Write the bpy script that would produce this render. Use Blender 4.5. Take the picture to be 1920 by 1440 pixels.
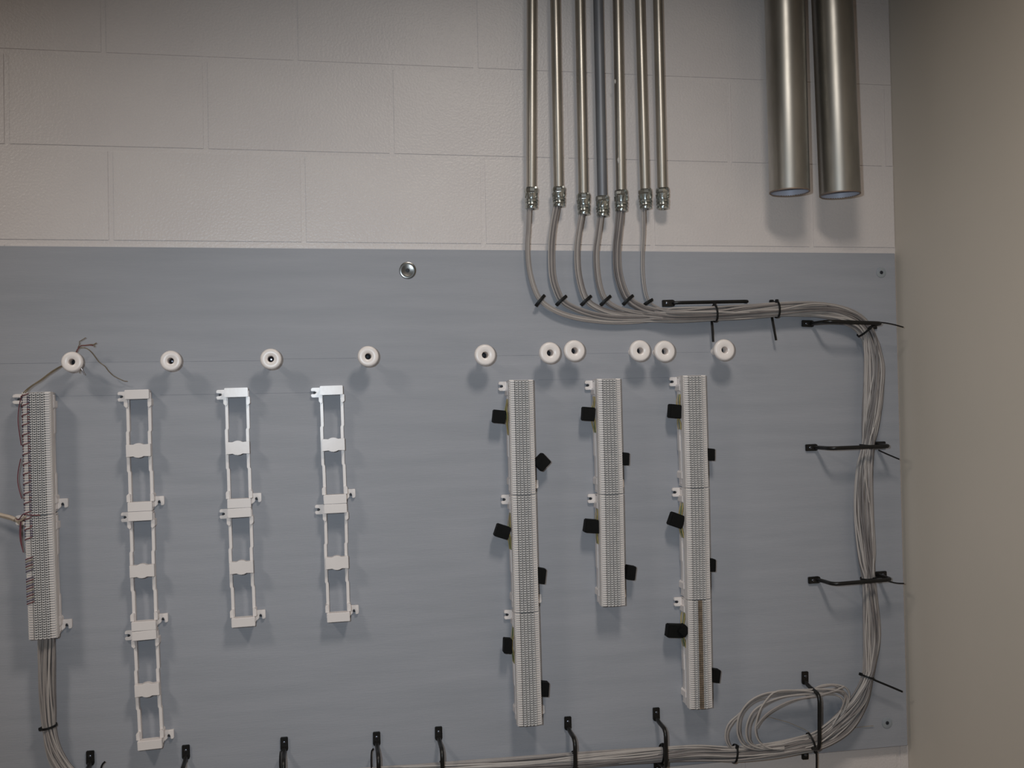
import bpy, bmesh, math, random
from mathutils import Vector, Matrix

for o in list(bpy.data.objects):
    bpy.data.objects.remove(o, do_unlink=True)
SC = bpy.context.scene
COL = SC.collection
random.seed(7)

# ------------------------------------------------------------------ camera
Z0 = 2.032                       # height of the block joint just above the board
FPX = 1920.0
CAM = Vector((0.643767, -2.321158, Z0 - 0.359024))
YAW, PITCH, ROLL = -0.1870877, 0.0170141, 0.0196718
ca, sa, cb, sb, cc, sc_ = math.cos(YAW), math.sin(YAW), math.cos(PITCH), math.sin(PITCH), math.cos(ROLL), math.sin(ROLL)
RM = (Matrix(((ca, -sa, 0), (sa, ca, 0), (0, 0, 1))) @ Matrix(((1, 0, 0), (0, cb, -sb), (0, sb, cb)))
      @ Matrix(((cc, 0, sc_), (0, 1, 0), (-sc_, 0, cc))))     # columns: right, forward, up
cam_d = bpy.data.cameras.new('camera')
cam_d.sensor_width = 36.0
cam_d.lens = 36.0 * FPX / 1920.0
cam_d.clip_start = 0.05
cam = bpy.data.objects.new('camera', cam_d)
COL.objects.link(cam)
r_, f_, u_ = RM.col[0], RM.col[1], RM.col[2]
cam.matrix_world = Matrix(((r_[0], u_[0], -f_[0], CAM[0]), (r_[1], u_[1], -f_[1], CAM[1]), (r_[2], u_[2], -f_[2], CAM[2]), (0, 0, 0, 1)))
SC.camera = cam

# ------------------------------------------------------------------ light
w = bpy.data.worlds.new('world')
SC.world = w
w.use_nodes = True
w.node_tree.nodes['Background'].inputs[0].default_value = (0.5, 0.55, 0.65, 1)
w.node_tree.nodes['Background'].inputs[1].default_value = 0.05
CEIL = 3.05


def area(name, loc, rot, sx, sy, power, col):
    d = bpy.data.lights.new(name, 'AREA')
    d.shape = 'RECTANGLE'
    d.size, d.size_y, d.energy, d.color = sx, sy, power, col
    o = bpy.data.objects.new(name, d)
    d.spread = math.radians(153)          # louvred fittings: little light along the ceiling
    o.location, o.rotation_euler = loc, rot
    COL.objects.link(o)
    return o


WARM = (1.0, 0.925, 0.84)
area('ceiling_lamp_over_conduits', (1.20, -1.50, CEIL - 0.02), (0, 0, 0), 0.26, 0.50, 17.6, WARM)
area('ceiling_lamp_over_brackets', (-0.85, -1.50, CEIL - 0.02), (0, 0, 0), 0.26, 0.50, 17.6, WARM)
fl = bpy.data.lights.new('camera_flash', 'SPOT')            # the flash beside the lens
fl.energy, fl.color, fl.shadow_soft_size = 74.0, (0.75, 0.885, 1.0), 0.020
fl.spot_size, fl.spot_blend = math.radians(80), 1.0
flo = bpy.data.objects.new('camera_flash', fl)
flo.location = (0.50, -2.33, CAM.z + 0.075)
COL.objects.link(flo)
flo.rotation_euler = (Vector((1.08, 0, 1.56)) - flo.location).to_track_quat('-Z', 'Y').to_euler()

SC.view_settings.view_transform = 'Standard'
SC.view_settings.look = 'None'
SC.view_settings.gamma = 1.0
SC.view_settings.exposure = 0.0
SC.view_settings.use_curve_mapping = False


# ------------------------------------------------------------------ materials
def lin(c):
    return tuple(((x / 255) / 12.92 if x <= 10 else ((x / 255 + 0.055) / 1.055) ** 2.4) for x in c) + (1.0,)


def mat(name, rgb, rough=0.5, metal=0.0, rgb2=None, nscale=20, stretch=(1, 1, 1), bump=0.0, bscale=200, spec=0.5, contrast=(0.3, 0.7),
        rough2=None, detail=4, bstretch=None):
    m = bpy.data.materials.new(name)
    m.use_nodes = True
    nt = m.node_tree
    b = nt.nodes['Principled BSDF']
    b.inputs['Base Color'].default_value = lin(rgb)
    b.inputs['Roughness'].default_value = rough
    b.inputs['Metallic'].default_value = metal
    b.inputs['Specular IOR Level'].default_value = spec
    tc = nt.nodes.new('ShaderNodeTexCoord')
    mp = nt.nodes.new('ShaderNodeMapping')
    mp.inputs['Scale'].default_value = stretch
    nt.links.new(tc.outputs['Object'], mp.inputs[0])
    if rgb2:
        n = nt.nodes.new('ShaderNodeTexNoise')
        n.inputs['Scale'].default_value = nscale
        n.inputs['Detail'].default_value = detail
        nt.links.new(mp.outputs[0], n.inputs['Vector'])
        cr = nt.nodes.new('ShaderNodeValToRGB')
        cr.color_ramp.elements[0].position, cr.color_ramp.elements[1].position = contrast
        cr.color_ramp.elements[0].color, cr.color_ramp.elements[1].color = lin(rgb), lin(rgb2)
        nt.links.new(n.outputs['Fac'], cr.inputs[0])
        nt.links.new(cr.outputs[0], b.inputs['Base Color'])
        if rough2 is not None:
            mr = nt.nodes.new('ShaderNodeMapRange')
            mr.inputs['To Min'].default_value, mr.inputs['To Max'].default_value = rough, rough2
            nt.links.new(n.outputs['Fac'], mr.inputs['Value'])
            nt.links.new(mr.outputs[0], b.inputs['Roughness'])
    if bump:
        n2 = nt.nodes.new('ShaderNodeTexNoise')
        n2.inputs['Scale'].default_value = bscale
        n2.inputs['Detail'].default_value = 3
        if bstretch:
            mp2 = nt.nodes.new('ShaderNodeMapping')
            mp2.inputs['Scale'].default_value = bstretch
            nt.links.new(tc.outputs['Object'], mp2.inputs[0])
            nt.links.new(mp2.outputs[0], n2.inputs['Vector'])
        else:
            nt.links.new(tc.outputs['Object'], n2.inputs['Vector'])
        bp = nt.nodes.new('ShaderNodeBump')
        bp.inputs['Strength'].default_value = bump
        bp.inputs['Distance'].default_value = 0.002
        nt.links.new(n2.outputs['Fac'], bp.inputs['Height'])
        nt.links.new(bp.outputs[0], b.inputs['Normal'])
    return m


M = {
    'block': mat('painted_block', (213, 204, 199), 0.36, rgb2=(207, 198, 194), nscale=6, bump=0.5, bscale=190),
    'drywall': mat('painted_drywall', (196, 187, 175), 0.7, rgb2=(200, 190, 178), nscale=3, bump=0.05, bscale=300, spec=0.3),
    'ceiling': mat('ceiling_white', (180, 180, 176), 0.9, rgb2=(170, 170, 166), nscale=40),
    'floor': mat('floor_tile', (120, 112, 104), 0.4, rgb2=(100, 94, 88), nscale=8),
    'board': mat('grey_painted_plywood', (148, 149, 154), 0.58, rgb2=(158, 158, 163), nscale=3.2, stretch=(1.0, 1, 11), bump=0.14,
                 bscale=60, bstretch=(0.5, 1, 9), spec=0.35, contrast=(0.25, 0.75), detail=6),
    'pencil': mat('pencil_mark', (122, 123, 129), 0.8, rgb2=(140, 141, 147), nscale=30),
    'plastic': mat('white_plastic', (228, 219, 214), 0.27, rgb2=(222, 213, 208), nscale=15, bump=0.03, bscale=90),
    'plastic_dull': mat('white_block_plastic', (222, 214, 208), 0.42, rgb2=(214, 206, 201), nscale=25),
    'spool': mat('white_spool_plastic', (238, 228, 222), 0.33, rgb2=(232, 222, 216), nscale=20),
    'face': mat('block_face_grey', (126, 122, 120), 0.6, rgb2=(104, 101, 100), nscale=60),
    'clip': mat('tinned_clip', (222, 217, 213), 0.4, 0.1, rgb2=(204, 200, 197), nscale=120),
    'brown': mat('brown_bridge', (126, 108, 90), 0.6, rgb2=(94, 80, 66), nscale=90),
    'emt': mat('galvanised_conduit', (204, 200, 192), 0.32, 1.0, rgb2=(180, 176, 168), nscale=14, stretch=(3, 3, 0.6), rough2=0.44, bump=0.06, bscale=25,
               bstretch=(1, 1, 0.4)),
    'emt_dull': mat('dull_grey_conduit', (134, 136, 140), 0.5, 0.65, rgb2=(122, 124, 130), nscale=14, stretch=(3, 3, 0.6)),
    'pipe': mat('galvanised_pipe', (186, 184, 179), 0.29, 1.0, rgb2=(146, 144, 138), nscale=9, stretch=(2.0, 2.0, 0.7), rough2=0.46, bump=0.10, bscale=22,
                bstretch=(1, 1, 0.35), contrast=(0.3, 0.75)),
    'pipe_in': mat('pipe_inside', (196, 198, 210), 0.5, 0.2, rgb2=(176, 180, 194), nscale=12),
    'rust': mat('rusty_rim', (150, 128, 110), 0.6, 0.5, rgb2=(118, 108, 102), nscale=50),
    'zinc': mat('zinc_fitting', (200, 204, 202), 0.18, 1.0, rgb2=(160, 164, 160), nscale=60, rough2=0.32),
    'cable': mat('grey_cable', (143, 135, 131), 0.5, rgb2=(153, 145, 140), nscale=30),
    'cable2': mat('grey_cable_darker', (108, 101, 99), 0.5, rgb2=(120, 113, 110), nscale=30),
    'cable3': mat('grey_cable_lighter', (164, 156, 150), 0.5, rgb2=(172, 164, 158), nscale=30),
    'black': mat('black_nylon', (15, 15, 16), 0.5, rgb2=(22, 22, 22), nscale=60, spec=0.3),
    'iron': mat('black_ring_metal', (15, 14, 13), 0.38, rgb2=(25, 23, 21), nscale=40, spec=0.4),
    'tape': mat('black_connector', (11, 11, 10), 0.7, rgb2=(17, 16, 15), nscale=80, spec=0.15),
    'screw': mat('steel_screw', (120, 122, 130), 0.28, 1.0, rgb2=(90, 92, 100), nscale=200),
    'darkscrew': mat('dark_screw', (24, 27, 34), 0.55, 0.0, rgb2=(40, 43, 50), nscale=200),
    'washer': mat('steel_washer', (150, 148, 146), 0.25, 1.0, rgb2=(128, 126, 122), nscale=70),
    'washer_p': mat('painted_washer', (140, 144, 152), 0.5, rgb2=(146, 150, 148), nscale=70),
    'yellow': mat('yellow_wire', (168, 150, 92), 0.5, rgb2=(140, 122, 76), nscale=80),
    'tan': mat('tan_wire', (160, 146, 128), 0.5, rgb2=(140, 128, 112), nscale=80),
    'green': mat('green_wire', (96, 112, 72), 0.5, rgb2=(84, 98, 66), nscale=80),
    'redwire': mat('maroon_wire', (120, 66, 68), 0.5, rgb2=(98, 54, 64), nscale=80),
    'purple': mat('violet_wire', (92, 78, 104), 0.5, rgb2=(76, 66, 84), nscale=80),
    'bronze': mat('bronze_wire', (124, 112, 92), 0.4, 0.2, rgb2=(106, 92, 74), nscale=90),
    'beige': mat('beige_cable', (182, 166, 148), 0.5, rgb2=(168, 152, 136), nscale=60),
    'mortar': mat('mortar_splash', (196, 190, 182), 0.8, rgb2=(180, 174, 168), nscale=200),
}


# ------------------------------------------------------------------ geometry helpers
def P(u, v, d=0.0):
    """World point that stands d in front of the block wall and is seen at picture point (u, v)."""
    ray = RM @ Vector(((u - 960) / FPX, 1.0, (720 - v) / FPX))
    return CAM + ray * ((-d - CAM.y) / ray.y)


BD = 0.019         # board thickness: things on the board start here


def mpp(u, v, d=0.0):
    return (P(u + 1, v, d) - P(u - 1, v, d)).length / 2


class MB:
    def __init__(self):
        self.v, self.f = [], []

    def box(self, x0, x1, y0, y1, z0, z1):
        n = len(self.v)
        self.v += [(x, y, z) for z in (z0, z1) for y in (y0, y1) for x in (x0, x1)]
        for q in ((0, 2, 3, 1), (4, 5, 7, 6), (0, 1, 5, 4), (2, 6, 7, 3), (0, 4, 6, 2), (1, 3, 7, 5)):
            self.f.append(tuple(n + i for i in q))
        return self

    def prism(self, poly, y0, y1):
        """poly in (x, z), counter-clockwise seen from -y; extruded along y."""
        n, k = len(self.v), len(poly)
        self.v += [(x, y0, z) for x, z in poly] + [(x, y1, z) for x, z in poly]
        self.f.append(tuple(range(n, n + k)))
        self.f.append(tuple(range(n + 2 * k - 1, n + k - 1, -1)))
        for i in range(k):
            j = (i + 1) % k
            self.f.append((n + j, n + i, n + k + i, n + k + j))
        return self

    def tube(self, pts, r, sides=6, caps=True, flat=None):
        pts = [Vector(p) for p in pts]
        n0 = len(self.v)
        up = None
        m = len(pts)
        for i, p in enumerate(pts):
            t = (pts[min(i + 1, m - 1)] - pts[max(i - 1, 0)])
            t = t.normalized() if t.length > 1e-9 else Vector((0, 0, 1))
            if up is None:
                up = Vector((0, -1, 0)) if abs(t.y) < 0.9 else Vector((0, 0, 1))
            up = (up - t * up.dot(t))
            up = up.normalized() if up.length > 1e-6 else t.orthogonal().normalized()
            s = t.cross(up)
            rr = r[i] if isinstance(r, (list, tuple)) else r
            for k in range(sides):
                a = 2 * math.pi * (k + 0.5) / sides
                fx = flat if flat else 1.0
                q = p + s * (math.cos(a) * rr) + up * (math.sin(a) * rr * fx)
                self.v.append(tuple(q))
        for i in range(m - 1):
            for k in range(sides):
                a, b = n0 + i * sides + k, n0 + i * sides + (k + 1) % sides
                self.f.append((a, b, b + sides, a + sides))
        if caps:
            self.f.append(tuple(n0 + k for k in reversed(range(sides))))
            self.f.append(tuple(n0 + (m - 1) * sides + k for k in range(sides)))
        return self

    def lathe(self, prof, axis='y', seg=24, c=(0, 0, 0), close=True):
        """prof: list of (r, h); h runs along -y (towards the room) or along z."""
        n0 = len(self.v)
        for r, h in prof:
            for k in range(seg):
                a = 2 * math.pi * k / seg
                if axis == 'y':
                    self.v.append((c[0] + r * math.cos(a), c[1] - h, c[2] + r * math.sin(a)))
                else:
                    self.v.append((c[0] + r * math.cos(a), c[1] + r * math.sin(a), c[2] + h))
        for i in range(len(prof) - 1):
            for k in range(seg):
                a, b = n0 + i * seg + k, n0 + i * seg + (k + 1) % seg
                self.f.append((a, b, b + seg, a + seg))
        if close:
            self.f.append(tuple(n0 + k for k in range(seg)))
            self.f.append(tuple(n0 + (len(prof) - 1) * seg + k for k in reversed(range(seg))))
        return self

    def band(self, c, n, dpt, t, hw, hd, wd, th, seg=28):
        """A flat strap round an ellipse: n and dpt span it, t is its axis."""
        n0 = len(self.v)
        for k in range(seg):
            a = 2 * math.pi * k / seg
            for s, e in ((-1, 0), (1, 0), (1, 1), (-1, 1)):
                q = c + n * ((hw + e * th) * math.cos(a)) + dpt * ((hd + e * th) * math.sin(a)) + t * (s * wd / 2)
                self.v.append(tuple(q))
        for k in range(seg):
            for i in range(4):
                a, b = n0 + 4 * k + i, n0 + 4 * k + (i + 1) % 4
                c2, d2 = n0 + 4 * ((k + 1) % seg) + i, n0 + 4 * ((k + 1) % seg) + (i + 1) % 4
                self.f.append((a, b, d2, c2))
        return self

    def mesh(self, name, bevel=0.0, smooth=False, segs=2):
        me = bpy.data.meshes.new(name)
        me.from_pydata(self.v, [], self.f)
        bm = bmesh.new()
        bm.from_mesh(me)
        bmesh.ops.recalc_face_normals(bm, faces=bm.faces)
        if bevel:
            bmesh.ops.bevel(bm, geom=[e for e in bm.edges if e.is_manifold and e.calc_face_angle(0) > 0.5], offset=bevel, segments=segs,
                            affect='EDGES', clamp_overlap=True)
        bm.to_mesh(me)
        bm.free()
        if smooth:
            for p in me.polygons:
                p.use_smooth = True
            try:
                me.set_sharp_from_angle(angle=math.radians(42))
            except Exception:
                pass
        return me


def obj(name, me, m, parent=None, loc=None):
    if isinstance(me, MB):
        me = me.mesh(name)
    o = bpy.data.objects.new(name, me)
    if m is not None and len(me.materials) == 0:
        me.materials.append(M[m])
    COL.objects.link(o)
    if parent is not None:
        o.parent = parent
    if loc is not None:
        o.location = loc
    return o


def tag(o, label, cat, group=None, kind=None):
    if label:
        o['label'] = label
    if cat:
        o['category'] = cat
    if group:
        o['group'] = group
    if kind:
        o['kind'] = kind
    return o


def empty(name, loc, label, cat, group=None, roty=0.0, scale=(1, 1, 1)):
    o = bpy.data.objects.new(name, None)
    o.location, o.rotation_euler, o.scale = loc, (0, roty, 0), scale
    o.empty_display_size = 0.02
    COL.objects.link(o)
    return tag(o, label, cat, group)


def spline(pts, step=0.012):
    """Catmull-Rom through pts, resampled."""
    pts = [Vector(p) for p in pts]
    out = []
    n = len(pts)
    for i in range(n - 1):
        p0, p1, p2, p3 = pts[max(i - 1, 0)], pts[i], pts[i + 1], pts[min(i + 2, n - 1)]
        k = max(1, int((p2 - p1).length / step))
        for j in range(k):
            t = j / k
            out.append(0.5 * ((2 * p1) + (p2 - p0) * t + (2 * p0 - 5 * p1 + 4 * p2 - p3) * t * t + (3 * p1 - p0 - 3 * p2 + p3) * t ** 3))
    out.append(pts[-1])
    return out


# ------------------------------------------------------------------ the room
CX = 2.0615           # right corner
LX, BY = -2.3, -4.4
obj_ = obj('wall_back', MB().box(LX - 0.1, CX + 0.1, 0.0019, 0.2, 0, CEIL), 'block')
wall_back = tag(obj_, 'white painted concrete block wall behind the board', None, kind='structure')
tag(obj('wall_right', MB().box(CX, CX + 0.1, BY, 0.0028, 0, CEIL), 'drywall'), 'smooth warm grey painted side wall', None, kind='structure')
tag(obj('wall_left', MB().box(LX - 0.1, LX, BY, 0.0028, 0, CEIL), 'drywall'), 'plain side wall out of view', None, kind='structure')
tag(obj('wall_front', MB().box(LX - 0.1, CX + 0.1, BY - 0.1, BY, 0, CEIL), 'drywall'), 'plain wall behind the viewer', None, kind='structure')
tag(obj('floor', MB().box(LX - 0.1, CX + 0.1, BY - 0.1, 0.2, -0.1, 0), 'floor'), 'room floor out of view', None, kind='structure')
tag(obj('ceiling', MB().box(LX - 0.1, CX + 0.1, BY - 0.1, 0.2, CEIL, CEIL + 0.1), 'ceiling'), 'white ceiling out of view', None, kind='structure')

BW, BH, JT = 0.4064, 0.2032, 0.0080
blk_cache = {}


def block_mesh(wd):
    k = round(wd, 4)
    if k not in blk_cache:
        blk_cache[k] = MB().box(-wd / 2, wd / 2, 0, 0.03, -BH / 2 + JT / 2, BH / 2 - JT / 2).mesh('block', bevel=0.0018, smooth=True)
    return blk_cache[k]


for row in range(0, 15):
    zc = row * BH + BH / 2
    if zc + BH / 2 > CEIL + 0.001:
        continue
    # joints of the course above the board fall half a block off those of the next
    rel = row - 10           # row 10 starts at Z0
    off = 0.002 + (0.5 * BW if rel % 2 == 0 else 0.0) + {0: 0.006, 1: 0.002, 2: -0.005}.get(rel, 0.0)
    k0 = math.floor((LX - off) / BW)
    x = off + k0 * BW
    while x < CX:
        a, b = max(x + JT / 2, LX), min(x + BW - JT / 2, CX)
        if b - a > 0.012:
            o = obj('block', block_mesh(b - a), 'block', wall_back, ((a + b) / 2, 0, zc))
        x += BW

# ------------------------------------------------------------------ backboard
tr, br = P(1684.5, 476, BD), P(1695.5, 1394, BD)
bx1 = min((tr.x + br.x) / 2, CX - 0.003)
ztop, zbot = (P(400, 465, BD).z + P(1500, 473, BD).z) / 2, (P(1340, 1435, BD).z + P(1694, 1394, BD).z) / 2
bx0 = bx1 - 2.4384
board = empty('plywood_backboard', ((bx0 + bx1) / 2, 0, zbot), 'large grey blue painted plywood backboard on the block wall', 'board')
bc = board.location
obj('panel', MB().box(bx0 - bc.x, bx1 - bc.x, -BD, -0.0002, 0, ztop - zbot).mesh('panel', bevel=0.0012), 'board', board)


def board_screw(u, v, rw, dished, m_w, m_s, lab):
    c = P(u, v, BD) - bc
    prof = [(rw, 0.0), (rw, 0.0016), (rw * 0.9, 0.0024), (rw * 0.66, 0.0017), (rw * 0.34, 0.0008)] if dished else \
           [(rw, 0.0), (rw, 0.0012), (rw * 0.93, 0.0016), (rw * 0.3, 0.0016)]
    wsh = obj('washer', MB().lathe(prof, 'y', 32, c).mesh('washer', smooth=True), m_w, board)
    wsh['label'] = lab
    obj('screw', MB().lathe([(0.0042, 0.0004), (0.0044, 0.0022), (0.0036, 0.0034), (0.0014, 0.0036), (0.0012, 0.0018)], 'y', 12, c).mesh('screw', smooth=True),
        m_s, wsh)


board_screw(764.5, 507, 0.0190, True, 'washer', 'darkscrew', 'large shiny dished steel washer')
board_screw(1652, 511, 0.0125, False, 'washer_p', 'darkscrew', 'small washer painted grey near the top corner')
board_screw(1663, 1355, 0.0135, False, 'washer_p', 'darkscrew', 'small washer painted grey near the bottom corner')
for pts in ([(0, 682), (110, 680)], [(158, 679.5), (299, 678)], [(340, 678), (487, 675)], [(530, 673), (668, 671)], [(930, 667), (1010, 665)],
            [(1098, 663), (1180, 662)], [(1268, 661), (1338, 660)], [(105, 742), (222, 741)], [(300, 741), (404, 738)], [(478, 738), (586, 735)],
            [(1010, 712), (1096, 711)], [(1168, 709), (1254, 708)]):
    a, b = P(*pts[0], BD) - bc, P(*pts[1], BD) - bc
    obj('pencil_line', MB().box(a.x, b.x, -BD - 0.0002, -BD + 0.0004, min(a.z, b.z) - 0.0002, min(a.z, b.z) + 0.0005), 'pencil', board)

# ------------------------------------------------------------------ conduits and pipes
DC = 0.034
conduits = [  # centre u at v=0, centre u and v at the connector top, connector bottom v
    (997.0, 996.5, 352, 392), (1041.0, 1047.5, 351, 388), (1087.0, 1094.0, 363, 403), (1121.5, 1129.5, 368, 406),
    (1158.0, 1164.5, 357, 397), (1199.5, 1209.5, 355, 392), (1233.5, 1242.0, 353, 392)]
ordw = ['leftmost thin steel conduit, feeding the outermost grey cables', 'second thin steel conduit from the left', 'third thin steel conduit from the left',
        'dull grey conduit hanging lowest, fourth from the left', 'thin steel conduit with pale mortar splashes, fifth from left',
        'sixth thin conduit, feeding a single slim cable pair', 'rightmost thin steel conduit, empty with no cable']
nut_me = body_me = ring_me = None


def connector_meshes():
    nut = MB().lathe([(0.0125, 0.0005), (0.0150, -0.0005), (0.0166, -0.004), (0.0166, -0.010), (0.0152, -0.0125), (0.0150, -0.0135)], 'z', 10)
    body = MB().lathe([(0.0148, -0.0130), (0.0148, -0.022), (0.0143, -0.026), (0.0160, -0.0275), (0.0160, -0.0325), (0.0142, -0.034)], 'z', 12)
    for k in range(6):      # slanted wrench flats round the waist
        a = 2 * math.pi * (k + 0.3) / 6
        c0 = Vector((math.cos(a) * 0.0146, math.sin(a) * 0.0146, -0.0235))
        a2 = a + 0.28
        c1 = Vector((math.cos(a2) * 0.0146, math.sin(a2) * 0.0146, -0.0135))
        body.tube([c0, (c0 + c1) / 2 * 1.0, c1], 0.0021, 5)
    ring = MB().lathe([(0.0136, -0.0335), (0.0154, -0.035), (0.0158, -0.0385), (0.0146, -0.0400), (0.0138, -0.0415), (0.0150, -0.0430), (0.0146, -0.0470),
                       (0.0118, -0.0478), (0.0105, -0.0440)], 'z', 16)
    return nut.mesh('compression_nut', smooth=False), body.mesh('connector_body', smooth=True), ring.mesh('threaded_end', smooth=True)


nut_me, body_me, ring_me = connector_meshes()
for i, (ut, ub, vt, vb) in enumerate(conduits):
    b = P(ub, vt, DC)
    t = P(ut, 0, DC)
    d = (t - b)
    top = b + d * ((CEIL - b.z) / d.z)
    c = empty('conduit', b, ordw[i], 'conduit', 'thin conduits coming down the wall')
    c.rotation_euler = (0, math.atan2(d.x, d.z), 0)
    L = (top - b).length - 0.004
    obj('tube', MB().lathe([(0.0117, -0.004), (0.0117, L * 0.35), (0.0117, L * 0.7), (0.0117, L)], 'z', 28).mesh('tube', smooth=True),
        'emt_dull' if i == 3 else 'emt', c)
    cs = (P(ub, vt, DC).z - P(ub, vb, DC).z) / 0.0478
    for nm, me in (('compression_nut', nut_me), ('connector_body', body_me), ('threaded_end', ring_me)):
        o = obj(nm, me, 'zinc', c)
        o.scale = (0.98, 0.98, cs)
        o.rotation_euler = (0, 0, random.uniform(-0.25, 0.25))
    sw = obj('set_screw', MB().tube([(0, -0.0140, 0), (0, -0.0195, 0.001)], 0.0026, 8).mesh('set_screw', smooth=True), 'zinc', c, (0.006, 0, -0.004))
    if i == 4:
        for uu, vv, s in ((1153.5, 152, 0.0028), (1160.5, 300, 0.0040)):
            q = P(uu, vv, DC + 0.011) - b
            bl = obj('mortar_splash', MB().lathe([(0.0005, -2.2), (0.6, -1.5), (1.0, 0), (0.7, 1.2), (0.0005, 1.8)], 'z', 10).mesh('mortar_splash', smooth=True), 'mortar', c,
                     (q.x - math.tan(c.rotation_euler.y) * 0, -0.0095, q.z))
            bl.location.x = q.x - math.sin(c.rotation_euler.y) * q.z
            bl.scale = (s, s * 0.8, s)

DP = 0.105
for i, (ut, ub, vb, lab) in enumerate(((1471.0, 1480.5, 361, 'wide galvanised steel pipe, left one of the pair by the corner'),
                                       (1560.0, 1575.0, 366, 'wide galvanised steel pipe nearest the side wall'))):
    b, t = P(ub, vb, DP), P(ut, 0, DP)
    d = t - b
    top = b + d * ((CEIL - b.z) / d.z)
    c = empty('steel_pipe', b, lab, 'pipe', 'wide steel pipes hanging near the corner')
    c.rotation_euler = (0, math.atan2(d.x, d.z), 0)
    L = (top - b).length - 0.004
    R = 34.6 * mpp(ub, vb, DP)
    obj('tube', MB().lathe([(R, 0.0006), (R, L * 0.25), (R, L * 0.5), (R, L)], 'z', 56, close=False).mesh('tube', smooth=True), 'pipe', c)
    obj('inner_wall', MB().lathe([(R * 0.945, 0.0006), (R * 0.945, L)], 'z', 48, close=False).mesh('inner_wall', smooth=True), 'pipe_in', c)
    obj('cut_rim', MB().lathe([(R * 0.944, 0.002), (R * 0.945, 0), (R, 0), (R * 1.0004, 0.0026)], 'z', 56, close=False).mesh('cut_rim'), 'rust', c)

# ------------------------------------------------------------------ white spools
spools = [(134, 678.5, 20.8), (319.5, 676.5, 20.4), (507.5, 673, 20.4), (690.5, 668, 20.0), (910, 665.5, 20), (1032, 661.5, 20), (1078, 657.5, 19.8),
          (1201, 657.5, 19.5), (1247.5, 658.5, 19.5), (1359.5, 656, 19.3)]
spool_lab = ['white plastic spool with thin bronze wires wound on it', 'white spool above the tall stack of three empty brackets',
             'white spool with a bright shiny screw, above the glossy middle bracket', 'white spool up and right of the third empty bracket column',
             'lone white spool up left of the first long terminal block column', 'left spool of the close pair between first and second block columns',
             'right spool of the close pair between first and second block columns', 'left spool of the close pair just left of the last block column',
             'right spool of the close pair just left of the last block column', 'rightmost white spool below the hanging zip tie tail']
SD = 0.066
R = 0.0245
head_me = MB().lathe([(0.0078, SD - 0.0145), (R * 0.88, SD - 0.0135), (R * 0.975, SD - 0.0110), (R, SD - 0.0075), (R * 0.975, SD - 0.0036), (R * 0.90, SD - 0.0010),
                      (R * 0.80, SD), (R * 0.40, SD - 0.0006), (R * 0.31, SD - 0.0022), (R * 0.285, SD - 0.0060), (R * 0.275, SD - 0.040)], 'y', 36, close=False).mesh('head', smooth=True)
stem_me = MB().lathe([(0.0085, 0.003), (0.0076, 0.010), (0.0076, SD - 0.022), (0.0080, SD - 0.0142)], 'y', 24, close=False).mesh('stem', smooth=True)
base_me = MB().lathe([(0.0090, 0), (0.0090, 0.0026), (0.0084, 0.0036)], 'y', 28).mesh('base_flange', smooth=True)
scr_me = MB().lathe([(0.0067, SD - 0.0395), (0.0067, SD - 0.0285), (0.0050, SD - 0.0265), (0.0018, SD - 0.0260), (0.0016, SD - 0.0285)], 'y', 14).mesh('screw', smooth=True)
scr_dark_me = scr_me.copy()
for i, (u, v, r) in enumerate(spools):
    h = P(u, v, BD + SD)
    k = r * mpp(u, v, BD + SD) / R
    e = empty('wire_spool', (h.x, -BD, h.z), spool_lab[i], 'spool', 'white wire spools in a row on the board', scale=(k, 1, k))
    obj('head', head_me, 'spool', e)
    obj('stem', stem_me, 'spool', e)
    obj('base_flange', base_me, 'spool', e)
    obj('screw', scr_me if i in (1, 2) else scr_dark_me, 'screw' if i in (1, 2) else 'darkscrew', e)


# ------------------------------------------------------------------ brackets (local: x right, -y out of the board, z up; 0.254 tall)
def rail_poly(x0, wd, j):
    xs = [(-0.121, 0.0), (-0.046, 0.0), (-0.043, -j), (0.038, -j), (0.041, 0.0), (0.121, 0.0)]
    return [(x0 + dx, z) for z, dx in xs] + [(x0 + wd + dx, z) for z, dx in reversed(xs)]


FB = 0.040
bulge = []
for s in (-1, 1):
    row = [(-0.0245, 0.0130), (-0.0105, 0.0121), (-0.0050, 0.0146), (0.0, 0.0153), (0.0050, 0.0146), (0.0105, 0.0121), (0.0245, 0.0130)]
    bulge += [(x, s * z) for x, z in (row if s < 0 else reversed(row))]
BR = {
    'top_bar': MB().box(-0.0245, 0.0245, -FB, -FB + 0.020, 0.1072, 0.1268).mesh('top_bar', bevel=0.0010, smooth=True),
    'bottom_bar': MB().box(-0.0245, 0.0245, -FB, -FB + 0.020, -0.1268, -0.1072).mesh('bottom_bar', bevel=0.0010, smooth=True),
    'middle_bar': MB().prism([(x, z) for x, z in bulge], -FB, -FB + 0.016).mesh('middle_bar', bevel=0.0006),
    'rail_l': MB().prism(rail_poly(-0.0250, 0.0062, 0.0018), -0.0215, -0.0065).mesh('rail', bevel=0.0006, smooth=True),
    'rail_r': MB().prism(rail_poly(0.0190, 0.0062, 0.0018), -0.0215, -0.0065).mesh('rail', bevel=0.0006, smooth=True),
    'leg': MB().prism([(-0.0038, -0.0090), (0.0038, -0.0090), (0.0038, 0.0075), (0.0010, 0.0095), (-0.0038, 0.0050)], -FB + 0.008, 0).mesh('leg', bevel=0.0008, smooth=True),
    'web': MB().box(-0.0235, 0.0235, -FB + 0.018, 0, -0.0016, 0.0016).mesh('end_wall', bevel=0.0004),
}
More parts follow.
